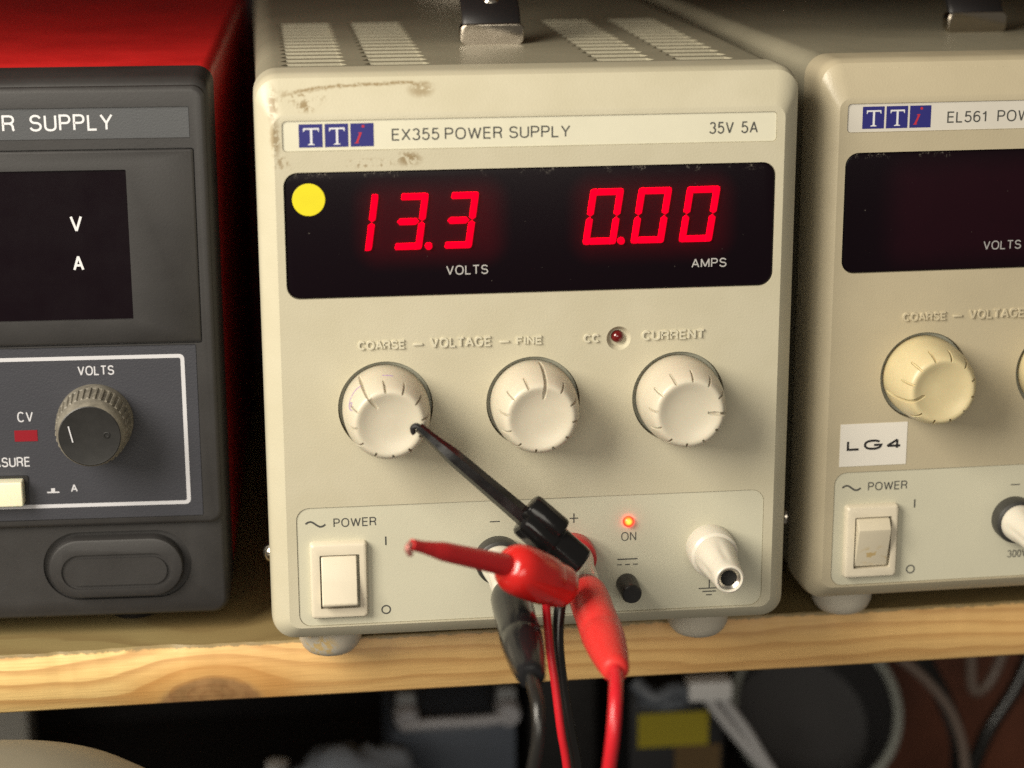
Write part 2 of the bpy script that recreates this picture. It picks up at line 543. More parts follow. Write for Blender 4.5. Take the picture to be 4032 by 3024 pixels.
def wood_material():
    m = mat("pine_wood", (0.5, 0.3, 0.1), .48)
    g = NT(m)
    v, x, y, z = g.xyz_mm()
    mp = g.N.new("ShaderNodeMapping")
    mp.inputs["Scale"].default_value = (.012, .05, .05)
    g.t.links.new(v, mp.inputs["Vector"])
    nz = g.noise(mp.outputs[0], 1.0, 3, .5)
    mp2 = g.N.new("ShaderNodeMapping")
    mp2.inputs["Scale"].default_value = (.02, .6, .6)
    g.t.links.new(v, mp2.inputs["Vector"])
    fine = g.noise(mp2.outputs[0], 3.0, 4, .6)
    # growth rings flow around a knot at the lower front edge
    kx, kz, R0 = -87.0, -19.0, 9.6
    ax = g.math('MULTIPLY', g.math('SUBTRACT', x, kx), .60)
    hz = g.math('SUBTRACT', z, kz)
    hz = g.math('ADD', hz, g.math('MULTIPLY', g.math('SUBTRACT', y, 25), -.35))
    r2 = g.math('ADD', g.math('ADD', g.math('MULTIPLY', ax, ax), g.math('MULTIPLY', hz, hz)), .01)
    psi = g.math('MULTIPLY', hz, g.math('SUBTRACT', 1.0, g.math('DIVIDE', R0 * R0, g.math('ADD', r2, 8.0))))
    psi = g.math('ADD', psi, g.math('MULTIPLY', g.math('SUBTRACT', nz, .5), 13.0))
    ring = g.math('FRACT', g.math('MULTIPLY', psi, .23))
    late = g.math('MULTIPLY', g.sstep(ring, .35, .85), g.math('SUBTRACT', 1.0, g.sstep(ring, .88, .99)))
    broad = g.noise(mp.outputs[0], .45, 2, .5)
    light_tone_mix = g.math('ADD', g.math('MULTIPLY', g.sstep(x, -120, -60), .75), g.math('MULTIPLY', g.sstep(broad, .35, .65), .35), clamp=True)  # stronger light at the left end painted as paler wood, plus random tone
    base = g.mix(light_tone_mix, (0.82, 0.60, 0.25), (0.66, 0.39, 0.145))
    base = g.mix(g.math('MULTIPLY', late, g.math('SUBTRACT', .74, g.math('MULTIPLY', light_tone_mix, .36))), base, (0.40, 0.18, 0.05))
    base = g.mix(g.math('MULTIPLY', g.sstep(fine, .45, .75), .22), base, (0.36, 0.18, 0.06))
    # the knot itself
    rk = g.math('SQRT', g.math('ADD', r2, g.math('MULTIPLY', g.math('SUBTRACT', g.noise(v, .2, 2), .5), 22.0)))
    knot = g.math('SUBTRACT', 1.0, g.sstep(rk, 7.6, 10.0))
    kn = g.mix(g.sstep(g.noise(v, .16, 4, .6), .3, .7), (0.19, 0.095, 0.04), (0.33, 0.175, 0.075))
    col = g.mix(g.math('MULTIPLY', knot, .85), base, kn)
    halo = g.math('MULTIPLY', g.math('SUBTRACT', 1.0, g.sstep(rk, 10, 19)), g.math('SUBTRACT', 1.0, knot))
    col = g.mix(g.math('MULTIPLY', halo, .6), col, (0.50, 0.23, 0.055))
    # upper face, grubby and greyed, with the shade under the units painted in
    top = g.sstep(g.math('ADD', z, g.math('MULTIPLY', g.math('SUBTRACT', g.noise(v, .35, 4, .7), .5), 2.2)), -1.7, -1.1)
    col = g.mix(g.math('MULTIPLY', top, .8), col, (0.155, 0.13, 0.06))
    g.t.links.new(col, g.N["Principled BSDF"].inputs["Base Color"])
    bp = g.N.new("ShaderNodeBump")
    bp.inputs["Strength"].default_value = .25
    bp.inputs["Distance"].default_value = .0004
    g.t.links.new(fine, bp.inputs["Height"])
    g.t.links.new(bp.outputs[0], g.N["Principled BSDF"].inputs["Normal"])
    return m


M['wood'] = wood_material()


def stained(name, base, stain, cx, cz, rx, rz, th):
    m = mat(name, base, .42)
    g = NT(m)
    v, x, y, z = g.xyz_mm()
    a = g.math('DIVIDE', g.math('SUBTRACT', x, cx), rx)
    b = g.math('DIVIDE', g.math('SUBTRACT', z, cz), rz)
    d = g.math('SQRT', g.math('ADD', g.math('MULTIPLY', a, a), g.math('MULTIPLY', b, b)))
    w = g.math('MULTIPLY', g.math('SUBTRACT', 1.0, g.sstep(d, .4, 1.0)), g.sstep(g.noise(v, .45, 4, .6), th, th + .08))
    g.t.links.new(g.mix(g.math('MULTIPLY', w, .8), base, stain), g.N["Principled BSDF"].inputs["Base Color"])
    return m


M['switch_stain'] = stained("stained_switch_plastic", (0.53, 0.475, 0.36), (0.42, 0.29, 0.10), -51, 22.5, 5.5, 3.6, .50)
M['foot_stain'] = stained("stained_rubber_foot", (0.47, 0.43, 0.35), (0.52, 0.36, 0.13), -57, 3.5, 6, 4.5, .50)


def on_led_material():
    m = mat("lit_red_led", (0.6, 0.02, 0.01), .3)
    g = NT(m)
    v, x, y, z = g.xyz_mm()
    dx = g.math('SUBTRACT', x, 25.5)
    dz = g.math('SUBTRACT', z, 38.95)
    r = g.math('SQRT', g.math('ADD', g.math('MULTIPLY', dx, dx), g.math('MULTIPLY', dz, dz)))
    c = g.mix(g.sstep(r, .2, 1.35), (1.0, .20, .018), (1.0, .010, .004))
    b = g.N["Principled BSDF"]
    g.t.links.new(c, b.inputs["Emission Color"])
    b.inputs["Emission Strength"].default_value = 5.0
    return m


M['on_led'] = on_led_material()

# ------------------------------------------------------------------ setting: shelf board, wall behind, board below
def shelf():
    mb = MB()
    n = 520
    L = []
    rnd = random.Random(3)
    ph = [rnd.uniform(0, 6) for _ in range(8)]
    chip = 0
    for i in range(n + 1):
        x = -420 + 900 * i / n
        c = .55 + .18 * math.sin(x * .31 + ph[0]) + .14 * math.sin(x * .83 + ph[1]) + rnd.uniform(-.08, .08)
        if -132 < x < -96 and rnd.random() < .4:
            chip = rnd.uniform(.2, 2.0)
        elif not -132 < x < -96:
            chip *= .5
        c = max(.2, c + chip)
        y0 = 25 + .15 * math.sin(x * .05)
        L.append([(x, y0 + c * .8, -.6), (x, y0, -.6 - c), (x, y0, -17.0), (x, y0 + .6, -17.6), (x, 330, -17.6), (x, 330, -.6)])
    mb.loops(L)
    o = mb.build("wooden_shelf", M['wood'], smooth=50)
    o.rotation_euler = (0, 0, R(.7))
    tag(o, "pale pine shelf board with a dark knot under the power supplies", "shelf")
    return o


shelf()
mb = MB()
mb.box(-700, 900, 420, 430, -400, 400)
M['wall'] = mat("dark_back_panel", (0.012, 0.010, 0.011), .8, var=.2, vscale=8)
tag(mb.build("wall", M['wall'], smooth=0), kind="structure")
mb = MB()
mb.box(-420, 480, 0, 420, 246, 264)  # unseen board added above the view to shade the case tops
M['upper'] = mat("unseen_shelf_pine", (0.42, 0.26, 0.10), .5, var=.15, vscale=14)
tag(mb.build("unseen_upper_shelf", M['upper'], smooth=0), kind="structure")
mb = MB()
mb.box(-700, 900, 90, 420, -212, -200)
M['lower'] = mat("dark_lower_board", (0.02, 0.016, 0.014), .7, var=.2, vscale=12)
tag(mb.build("lower_shelf", M['lower'], smooth=0), kind="structure")


# ------------------------------------------------------------------ shared component meshes
def knob_obj(m):
    mb = MB()
    prof = [(9.0, -2.6), (10.9, -2.6), (11.1, -2.0), (11.25, 1.0), (11.2, 4), (11.05, 7), (10.7, 9.6), (10.28, 11.8), (9.85, 13.4), (9.4, 14.5), (8.95, 15.2), (8.5, 15.5),
            (8.0, 15.55), (7.4, 15.4), (6.4, 15.05), (5.2, 14.75), (3.5, 14.5), (1.8, 14.4), (.01, 14.38)]
    mb.lathe(prof, seg=96)
    o = mb.build("knob", m, smooth=40)
    cu = MB()

    def slot(ang, path, w, dep):
        # path: (r,h) along the surface; groove cut to depth dep; tapering ends
        a = R(90 - ang)
        e = Vector((math.cos(a), 0, math.sin(a)))
        t = Vector((-math.sin(a), 0, math.cos(a)))
        n = len(path)
        L = []
        for i, (r, h) in enumerate(path):
            k = 1.0 if 0 < i < n - 1 else .35
            r0, h0 = path[max(i - 1, 0)]
            r1, h1 = path[min(i + 1, n - 1)]
            tx, ty = r1 - r0, h1 - h0
            l = math.hypot(tx, ty)
            nx, ny = ty / l, -tx / l       # outward normal of the profile
            p = e * r + Vector((0, -h, 0))
            nv = e * nx + Vector((0, -ny, 0))
            out = p + nv * .8
            inn = p - nv * dep * k
            L.append([tuple(out - t * w * .9), tuple(out + t * w * .9), tuple(inn + t * w * .35 * k), tuple(inn - t * w * .35 * k)])
        cu.loops(L)
    for i in range(12):
        if i:
            slot(i * 30, [(10.36, 11.0), (10.1, 12.6), (9.75, 13.7), (9.2, 14.8), (8.6, 15.5), (8.1, 15.55)], .55, .85)
    slot(0, [(11.25, 1.0), (11.2, 4), (10.93, 8), (10.25, 11.8), (9.45, 14.45), (8.5, 15.5), (7.5, 15.4), (6.4, 15.05), (4.8, 14.65)], .85, 1.0)
    cut(o, cu, 40)
    return o


KNOB = {}


def knob(parent, x, z, ang, m, label=None):
    k = m.name
    if k not in KNOB:
        KNOB[k] = o = knob_obj(m)
        o.name = "knob"
    else:
        o = KNOB[k].copy()
        COL.objects.link(o)
    o.parent = parent
    o.location = (x * .001, .0, z * .001)
    o.rotation_euler = (0, R(ang), 0)
    if label:
        o["label"] = label
    mb = MB()
    mb.lathe([(11.0, 0), (12.1, 0), (12.1, .35), (11.9, .5), (5, .5)], o=(x, 2.6, z), seg=64)
    mb.build("knob_skirt", M['skirt'], parent)
    return o


def binding_post(parent, x, z, collar_m, ground=False):
    t = MB()
    if ground:
        t.lathe([(5.0, -.3), (6.5, -.3), (6.6, .3), (6.55, 5.6), (6.3, 6.6), (5.6, 7.2), (4, 7.3)], o=(x, .4, z))
    else:
        t.lathe([(4.0, -.3), (6.1, -.3), (6.35, .3), (6.35, 3.6), (6.1, 4.4), (5.4, 4.9), (4, 5.0)], o=(x, .4, z))
    c = t.build("terminal", collar_m, parent)
    s = 7.2 if ground else 4.6
    b = 5.45 if ground else 5.15

    def flats(r, h, t):
        # four finger flats scooped into the taper
        k = max(0, min(1, (h - s - 2.5) / 4)) * max(0, min(1, (22.5 - h) / 3))
        return r - .35 * k * max(0, math.cos(4 * t)) ** 3
    q = MB()
    q.lathe([(3, s - .5), (b, s - .5), (b + .1, s), (b, s + 1.5), (b - .25, s + 4), (b - .75, s + 8), (4.3, 19.5), (4.1, 22.5), (3.98, 24.0), (3.8, 24.6), (3.4, 24.9),
             (3.1, 24.8), (3.02, 24.4), (3.0, 20.5)], o=(x, .4, z), seg=64, rf=flats)
    q.build("terminal_cap", M['white_pl'], c)
    q = MB()
    q.lathe([(3.05, 21.0), (3.05, 24.35), (2.8, 24.35), (2.15, 23.75), (2.1, 13), (.01, 13)], o=(x, .4, z))
    q.build("socket", M['steel'], c)
    q = MB()
    q.lathe([(2.08, 13.2), (2.08, 22.9), (.01, 22.85)], o=(x, .4, z))
    q.build("socket_hole", M['hole'], c)
    return c


def rocker_switch(parent, x0, x1, z0, z1, on):
    mb = MB()
    mb.loops([[(a, y, b) for a, b in rr(x0 + i, x1 - i, z0 + i, z1 - i, max(.9 - i * .4, .3), 4)] for y, i in ((.6, 0), (-1.4, .1), (-1.9, .45), (-2.05, .9))])
    o = mb.build("power_switch", M['switch'], parent)
    cu = MB()
    ix0, ix1, iz0, iz1 = x0 + 2.5, x1 - 2.1, z0 + 2.9, z1 - 3.25
    cu.prism(rr(ix0, ix1, iz0, iz1, .3, 2), -4, .4)
    cut(o, cu)
    h = MB()
    h.box(ix0 + .02, ix1 - .02, .38, .3, iz0 + .02, iz1 - .02)
    h.build("switch_well", M['hole'], o)
    # rocker: shallow V profile, pivoting about its middle
    w = MB()
    cz = (iz0 + iz1) / 2
    H = (iz1 - iz0) / 2 - .35
    if on:
        prof = [(-H + .75, 0.0), (-H + .75, -2.6), (-H + 1.0, -4.2), (-H + 1.7, -4.6), (0, -3.15), (H - .4, -1.95), (H, -1.6), (H, 0.0)]
    else:
        prof = [(-H, 0.0), (-H, -1.2), (-H + .3, -1.5), (H * .48, -4.3), (H * .62, -4.4), (H - .25, -2.9), (H, -2.4), (H, 0.0)]
    pts = [(cz + u, v) for u, v in prof]
    L = []
    for x in (ix0 + .4, ix1 - .75):
        L.append([(x, y, z) for z, y in pts])
    w.loops(L)
    r = w.build("rocker", M['switch'] if on else M['switch_stain'], o, bevel=.45, bseg=3)
    return o


SEG = {'0': "abcdef", '1': "bc", '3': "abgcd"}


def digit(parent, ch, xr, ztop, y, depth=.5):
    W_, H_, t, sh = 8.5, 14.35, 1.6, .145
    m = H_ / 2
    P = {
        'b': [(W_ - t, H_), (W_ - .6, H_), (W_ - .15, H_ - .2), (W_, H_ - .7), (W_, m + .75), (W_ - t / 2, m + .12), (W_ - t, m + .75)],
        'c': [(W_ - t, 0), (W_ - .6, 0), (W_ - .15, .2), (W_, .7), (W_, m - .75), (W_ - t / 2, m - .12), (W_ - t, m - .75)],
        'f': [(t, H_), (.6, H_), (.15, H_ - .2), (0, H_ - .7), (0, m + .75), (t / 2, m + .12), (t, m + .75)],
        'e': [(t, 0), (.6, 0), (.15, .2), (0, .7), (0, m - .75), (t / 2, m - .12), (t, m - .75)],
        'a': [(t + .1, H_ - t + .25), (t + .3, H_ - t), (W_ - t - .1, H_ - t), (W_ - t - .1, H_), (t + .35, H_), (t + .1, H_ - .3)],
        'd': [(t + .1, .3), (t + .35, 0), (W_ - t - .1, 0), (W_ - t - .1, t), (t + .3, t), (t + .1, t - .25)],
        'g': [(t - .2, m), (t + .55, m - t / 2), (W_ - t - .75, m - t / 2), (W_ - t + .05, m), (W_ - t - .75, m + t / 2), (t + .55, m + t / 2)],
    }
    mb = MB()
    for s in SEG[ch]:
        pts = [(xr - W_ + px + (pz - H_) * sh, ztop - H_ + pz) for px, pz in P[s]]
        mb.prism(pts, y, y - depth)
    return two_tone(mb.build("digit", M['digit'], parent, smooth=0))


def two_tone(o):
    o.data.materials.append(M['digit_side'])
    for p in o.data.polygons:
        p.material_index = 0 if abs(p.normal.y) > .9 else 1
    return o


def serif_t(mb, x0, x1, z0, z1, y):
    w, h = x1 - x0, z1 - z0
    sw, bh = w * .072, h * .10
    c = (x0 + x1) / 2
    pts = [(c - w * .22, z0), (c + w * .2, z0), (c + w * .2, z0 + h * .04), (c + sw, z0 + h * .08), (c + sw, z1 - bh), (x1 - w * .10, z1 - bh), (x1 - w * .04, z1 - h * .22), (x1, z1 - h * .22),
           (x1, z1), (x0, z1), (x0, z1 - h * .22), (x0 + w * .04, z1 - h * .22), (x0 + w * .10, z1 - bh), (c - sw, z1 - bh), (c - sw, z0 + h * .09), (c - w * .22, z0 + h * .04)]
    mb.prism(pts, y, y - .03)


def italic_i(mb, x0, z0, y):
    sh = .42
    st = [(-.55, 0), (.30, 0), (.55, .25), (.2, .25), (.2, 2.75), (-.6, 2.75), (-.75, 2.5), (-.35, 2.5), (-.35, .25), (-.55, .15)]
    mb.prism([(x0 + a + b * sh, z0 + b) for a, b in st], y, y - .03)
    mb.prism([(x0 + a + 1.62, z0 + 4.25 + b) for a, b in circ(0, 0, .36, 14)], y, y - .03)


def bezel_loops(L):
    mb = MB()
    mb.loops([[(x, y, z) for x, z in rr(x0, x1, z0, z1, r, 8)] for y, x0, x1, z0, z1, r in L])
    return mb


VENTS = ((-62.4, -45.2), (-40.8, -23.5), (19.3, 36.0), (40.6, 57.3))


def carry_handle(parent):
    path = [(71.5, 160.5), (72.2, 163.8), (74.5, 166.8), (79, 169.8), (88, 174), (104, 179), (128, 183), (158, 184), (188, 181), (212, 175), (228, 169), (236, 164), (238, 160)]
    L = []
    for i, (y, z) in enumerate(path):
        (ya, za), (yb, zb) = path[max(i - 1, 0)], path[min(i + 1, len(path) - 1)]
        l = math.hypot(yb - ya, zb - za)
        ny, nz = -(zb - za) / l, (yb - ya) / l
        L.append([(-2.35 + a, y + ny * b, z + nz * b) for a, b in ((-8.2, -.9), (-8.2, .9), (-7.2, 1.6), (7.2, 1.6), (8.2, .9), (8.2, -.9), (7.2, -1.6), (-7.2, -1.6))])
    hb = MB()
    hb.loops(L)
    h = hb.build("handle", M['handle'], parent, smooth=40)
    for ys in ((69.9, 70.0, 70.25, 74.5), (235, 235.2, 235.5, 242)):
        b = MB()
        b.loops([[(x, y, z) for x, z in rr(-11.4 + i, 6.7 - i, 157.95, 163.9 - i, 1.7, 5)] for y, i in zip(ys, (.35, .12, 0, 0))])
        b.build("handle_bracket", M['bracket'], h, smooth=20)
    s = MB()
    s.lathe([(2.6, 0), (2.6, .5), (1.9, 1.3), (.8, 1.7), (.01, 1.75)], o=(-2.0, 77.5, 169.9), d=(0, -.55, .83), seg=32)
    s.build("handle_screw", M['chrome'], h)
    return h


def foot(parent, x, y, m=None):
    mb = MB()
    mb.lathe([(8.7, -.4), (8.8, 2.5), (8.5, 4.8), (7.7, 6.6), (6.5, 7.9), (5.0, 8.55), (.01, 8.6)], o=(x, y, 8.0), d=(0, 0, -1))
    return mb.build("foot", m or M['rubber'], parent)


def beige_supply(label, loc, rz, vents, lit):
    t = thing("power_supply", label, "power supply", loc, rz, "beige bench power supplies")
    # ---- moulded front
    mb = bezel_loops([(18, -69.7, 69.7, 8.0, 158.6, 6), (8, -69.7, 69.7, 8.0, 158.6, 6), (5.6, -69.55, 69.55, 8.1, 158.3, 6), (4.1, -69.15, 69.15, 8.45, 157.5, 5.7),
                      (3.3, -68.6, 68.6, 9.0, 156.4, 5.4), (1.7, -67.0, 67.0, 10.7, 152.9, 4.2), (.15, -65.25, 65.25, 12.35, 149.2, 3.2), (0, -65.0, 65.0, 12.6, 148.8, 3.0)])
    fp = mb.build("front_panel", M['beige_grime'] if lit else M['beige_aged'], t)
    cu = MB()
    cu.prism(rr(-62.9, 62.9, 139.7, 147.4, 1.1), -1, .45)
    cu.prism(rr(-63, 63, 101.9, 134.45, 3.6, 8), -1, 1.4)
    cu.prism(rr(-62.5, 62.5, 13.0, 46.1, 3.4), -1, .5)
    for x in (-38.5, 0, 38.5):
        cu.prism(circ(x, 72.7, 12.3, 72), -1, 3.4)
    if lit:
        cu.loops([[(x, y, z) for x, z in circ(22.45, 89.1, r, 48)] for y, r in ((-1, 3.5), (0, 3.2), (1.3, 2.35), (1.5, 2.2))])
    cut(fp, cu, 21)
    # ---- raised lettering moulded in the plastic
    em = M['emboss'] if lit else M['emboss_aged']
    for word, x0, x1, z0, z1 in (("COARSE", -45.35, -33.15, 88.3, 90.7), ("VOLTAGE", -26.75, -10.9, 88.25, 90.95), ("FINE", -4.5, 2.4, 88.3, 90.6),
                                 ("CC", 13.15, 17.45, 88.3, 90.6), ("CURRENT", 28.55, 45.2, 88.4, 91.0)):
        mb = MB()
        mb.text(word, x0, x1, z0, z1, .02, .54, .52, .85)
        mb.build("embossed_lettering", em, fp, smooth=25)
    for x in (-31.2, -8.8):
        mb = MB()
        mb.box(x, x + 2.5, -.5, .1, 89.05, 89.6)
        mb.build("embossed_dash", em, fp, smooth=25, bevel=.12)
    # ---- folded steel case
    mb = bezel_loops([(16, -69.0, 69.0, 9.0, 158.0, 5.5), (285, -69.0, 69.0, 9.0, 158.0, 5.5), (288, -67, 67, 11, 156, 4)])
    cs = mb.build("case", M['case'], t)
    if vents:
        cu = MB()
        for x0, x1 in VENTS:
            for i in range(13):
                y0 = 25.2 + 8.95 * i
                zt, zb = 158.4, 155.9
                top = [(x0, y0 + 2.2), (x0 + 1.6, y0), (x1 - 1.6, y0), (x1, y0 + 2.2), (x1 - 1.6, y0 + 5.6), (x0 + 1.6, y0 + 5.6)]
                bot = [(x0 + .5, y0 + 2.3), (x0 + 1.9, y0 + .5), (x1 - 1.9, y0 + .5), (x1 - .5, y0 + 2.3), (x1 - 1.9, y0 + 4.9), (x0 + 1.9, y0 + 4.9)]
                cu.loops([[(a, b, zt) for a, b in top], [(a, b, 158.0) for a, b in top], [(a, b, zb) for a, b in bot]])
        cut(cs, cu, 30)
    carry_handle(t)
    # ---- name strip
    mb = MB()
    mb.prism(rr(-62.75, 62.75, 139.85, 147.25, 1.0), .3, .6)
    npl = mb.build("nameplate", M['label'] if lit else M['label_w'], t, smooth=0)
    for i, (a, b) in enumerate(((-58.75, -52.85), (-52.3, -46.45), (-45.9, -40.1))):
        q = MB()
        q.box(a, b, .27, .4, 140.68, 146.52)
        tile = q.build("logo_tile", M['blue'], npl, smooth=0)
        q = MB()
        if i < 2:
            serif_t(q, a + 1.1, b - .85, 141.3, 145.55, .265)
            q.build("logo_letter", M['white'], npl, smooth=0)
        else:
            italic_i(q, -44.35, 141.5, .265)
            q.build("logo_letter", M['redink'], npl, smooth=0)
    def put(parent, m, word, x0, x1, z0, z1, y, sw):
        q = MB()
        q.text(word, x0, x1, z0, z1, y, sw)
        return q.build("lettering", m, parent, smooth=0)
    for a in ((("EX355", -35.6, -23.7, 141.95, 144.98), ("POWER SUPPLY", -22.3, 9.5, 141.95, 144.98), ("35V", 45.3, 51.6, 141.95, 145.0), ("5A", 53.6, 57.95, 141.95, 145.0)) if lit
              else (("EL561", -35.6, -24.9, 141.75, 144.75), ("POWER SUPPLY", -21.8, 9.5, 141.75, 144.8))):
        put(npl, M['ink'], *a, .3, .36)
    # ---- display window
    mb = MB()
    L = [(1.6, 0), (.75, 0), (.55, .15), (.5, .4)]
    mb.loops([[(x, y, z) for x, z in rr(-62.85 + i, 62.85 - i, 102.05 + i, 134.3 - i, 3.5, 8)] for y, i in L])
    dw = mb.build("display_window", M['window'] if lit else M['window_r'], t, smooth=50)
    pm = M['print'] if lit else M['print_dim']
    put(dw, pm, "VOLTS", -22.3 if lit else -23.5, -11.55 if lit else -12.9, 107.15, 109.6, .5, .30)
    put(dw, pm, "AMPS", 41.45, 50.65, 107.2, 109.6, .5, .30)
    if lit:
        for ch, xr in (("1", -39.2), ("3", -26.5), ("3", -13.75), ("0", 23.45), ("0", 35.95), ("0", 48.55)):
            digit(dw, ch, xr, 128.45, .5)
        for x in (-26.75, 22.85):
            q = MB()
            q.prism(circ(x, 114.85, .92, 24), .5, -.05)
            two_tone(q.build("decimal_point", M['digit'], dw, smooth=0))
        q = MB()
        q.lathe([(3.9, -.05), (4.13, -.05), (4.13, .03), (4.05, .07), (.01, .07)], o=(-56.75, .5, 127.45), seg=64)
        q.build("round_sticker", M['yellow'], t, smooth=8, label="bright yellow round sticker on the display window")
    # ---- knobs
    if lit:
        k1 = knob(t, -38.5, 72.7, -36, M['knob'])
        knob(t, 0, 72.7, 8, M['knob'])
        knob(t, 38.5, 72.7, 94, M['knob'])
        # stray purple pen line on the coarse knob
        q = MB()

        def onk(ang, h):
            a = R(90 - ang)
            pr = [(11.27, 1.0), (11.22, 4), (11.07, 7), (10.72, 9.6), (10.3, 11.8), (9.87, 13.4), (9.42, 14.5), (8.97, 15.2)]
            for (r0, h0), (r1, h1) in zip(pr, pr[1:]):
                if h0 <= h <= h1:
                    rad = r0 + (r1 - r0) * (h - h0) / (h1 - h0)
                    break
            return (-38.5 + rad * math.cos(a), -h, 72.7 + rad * math.sin(a))
        for path in (((-38, 9), (-46, 8.6), (-56, 9), (-66, 10), (-71, 11.8), (-70, 13.6)), ((-66, 10.4), (-62, 11.6), (-68, 12)), ((-6, 8.2), (2, 8.5), (8, 8.8))):
            q.tube([onk(*p) for p in path], [.10] * len(path), n=6, sub=4)
        q.build("pen_mark", M['purple'], t)
        # recessed unlit lamp
        q = MB()
        q.lathe([(1.6, -1), (1.7, -.4), (1.7, .0), (1.55, .8), (1.1, 1.4), (.45, 1.7), (.01, 1.72)], o=(22.3, 1.6, 89.35), seg=32)
        q.build("indicator_lamp", M['led_off'], t, label="unlit dark red lamp set in a round hole beside CC")
    else:
        knob(t, -38.5, 72.7, -107, M['knob_y'])
        knob(t, 0, 72.7, 20, M['knob_y'])
        q = MB()
        q.box(-61.4, -42.45, -.12, .01, 47.85, 59.95)
        st = q.build("white_sticker", M['sticker_w'], t, smooth=0, label="white paper sticker reading LG4")
        put(st, M['ink_l'], "LG4", -59.45, -44.0, 52.35, 55.3, -.12, .62)
    # ---- lower panel
    mb = MB()
    mb.prism(rr(-62.35, 62.35, 13.15, 45.95, 3.3), .25, .7)
    lp = mb.build("lower_panel", M['panel'], t, smooth=0)
    Y = .25

    def sym(draw):
        q = MB()
        draw(q)
        q.build("symbol", M['ink'], lp, smooth=0)

    def bars(q, *B):
        for i, (x0, x1, z0, z1) in enumerate(B):
            q.box(x0, x1, Y - .05 - .006 * i, Y, z0, z1)
    sym(lambda q: q.ribbon([(-60.1 + 5.2 * i / 24, 41.5 + .72 * math.sin(2 * math.pi * (i / 24) * .94 + .2)) for i in range(25)], False, .48, Y, .05))
    put(lp, M['ink'], "POWER", -52.8, -41.55, 40.45, 42.9, Y, .30)
    sym(lambda q: bars(q, (-39.38, -38.98, 34.9, 37.3)))
    sym(lambda q: q.ribbon(circ(-39.45, 16.75, 1.12, 32), True, .36, Y, .05))
    sym(lambda q: bars(q, (-11.55, -8.9, 40.0, 40.28)))
    if lit:
        sym(lambda q: bars(q, (9.8, 12.05, 39.98, 40.3), (10.77, 11.07, 38.8, 41.45)))
        put(lp, M['ink'], "ON", 23.75, 27.8, 33.1, 35.6, Y, .25)
        sym(lambda q: bars(q, (22.75, 28.25, 27.75, 28.08), (22.75, 24.0, 26.25, 26.52), (24.9, 26.15, 26.25, 26.52), (27.05, 28.3, 26.25, 26.52)))
        sym(lambda q: bars(q, (47.9, 48.2, 18.6, 21), (45.2, 50.9, 18.35, 18.65), (46.2, 49.9, 17.45, 17.75), (47.25, 48.8, 16.45, 16.75)))
    else:
        put(lp, M['ink'], "300V", -11.3, -5.6, 18.6, 20.8, Y, .26)
    rocker_switch(t, -59.25, -44.2, 15.65, 36.75, lit)
    if lit:
        q = MB()
        q.lathe([(1.3, -.4), (1.5, .1), (1.5, .5), (1.3, 1.05), (.8, 1.45), (.3, 1.62), (.01, 1.64)], o=(25.6, .3, 38.65), seg=32)
        q.build("power_lamp", M['on_led'], t, label="small lit red lamp above ON")
        binding_post(t, -9.4, 29.8, M['collar'])
        binding_post(t, 10.3, 29.8, M['red_collar'])
        binding_post(t, 47.9, 30.2, M['white_pl'], True)
        q = MB()
        q.lathe([(2.0, -.3), (2.9, -.3), (2.9, .6), (2.75, 7.6), (2.55, 8.2), (2.3, 8.4), (.01, 8.35)], o=(25.4, .3, 20.95), seg=40)
        q.build("push_button", M['black'], t)
    else:
        binding_post(t, -10.3, 30.4, M['collar'])
    for x, y in ((-54, 16.5), (48.5, 16.5), (-52, 250), (52, 250)):
        foot(t, x, y, M['foot_stain'] if lit and x == -54 else None)
    q = MB()
    q.lathe([(2.9, -.5), (2.9, .3), (2.4, 1.6), (1.2, 2.5), (.01, 2.7)], o=(-69.0, 25, 25.5), d=(-1, 0, 0), seg=32)
    q.build("screw", M['chrome'], t)
    return t


beige_supply("beige bench power supply with lit red digits reading 13.3 and a yellow dot", (0, 0, 0), 0, True, True)
beige_supply("unlit beige bench power supply with a white LG4 sticker and yellowed knobs", (147.41, 12.56, 0), .0222, False, False)


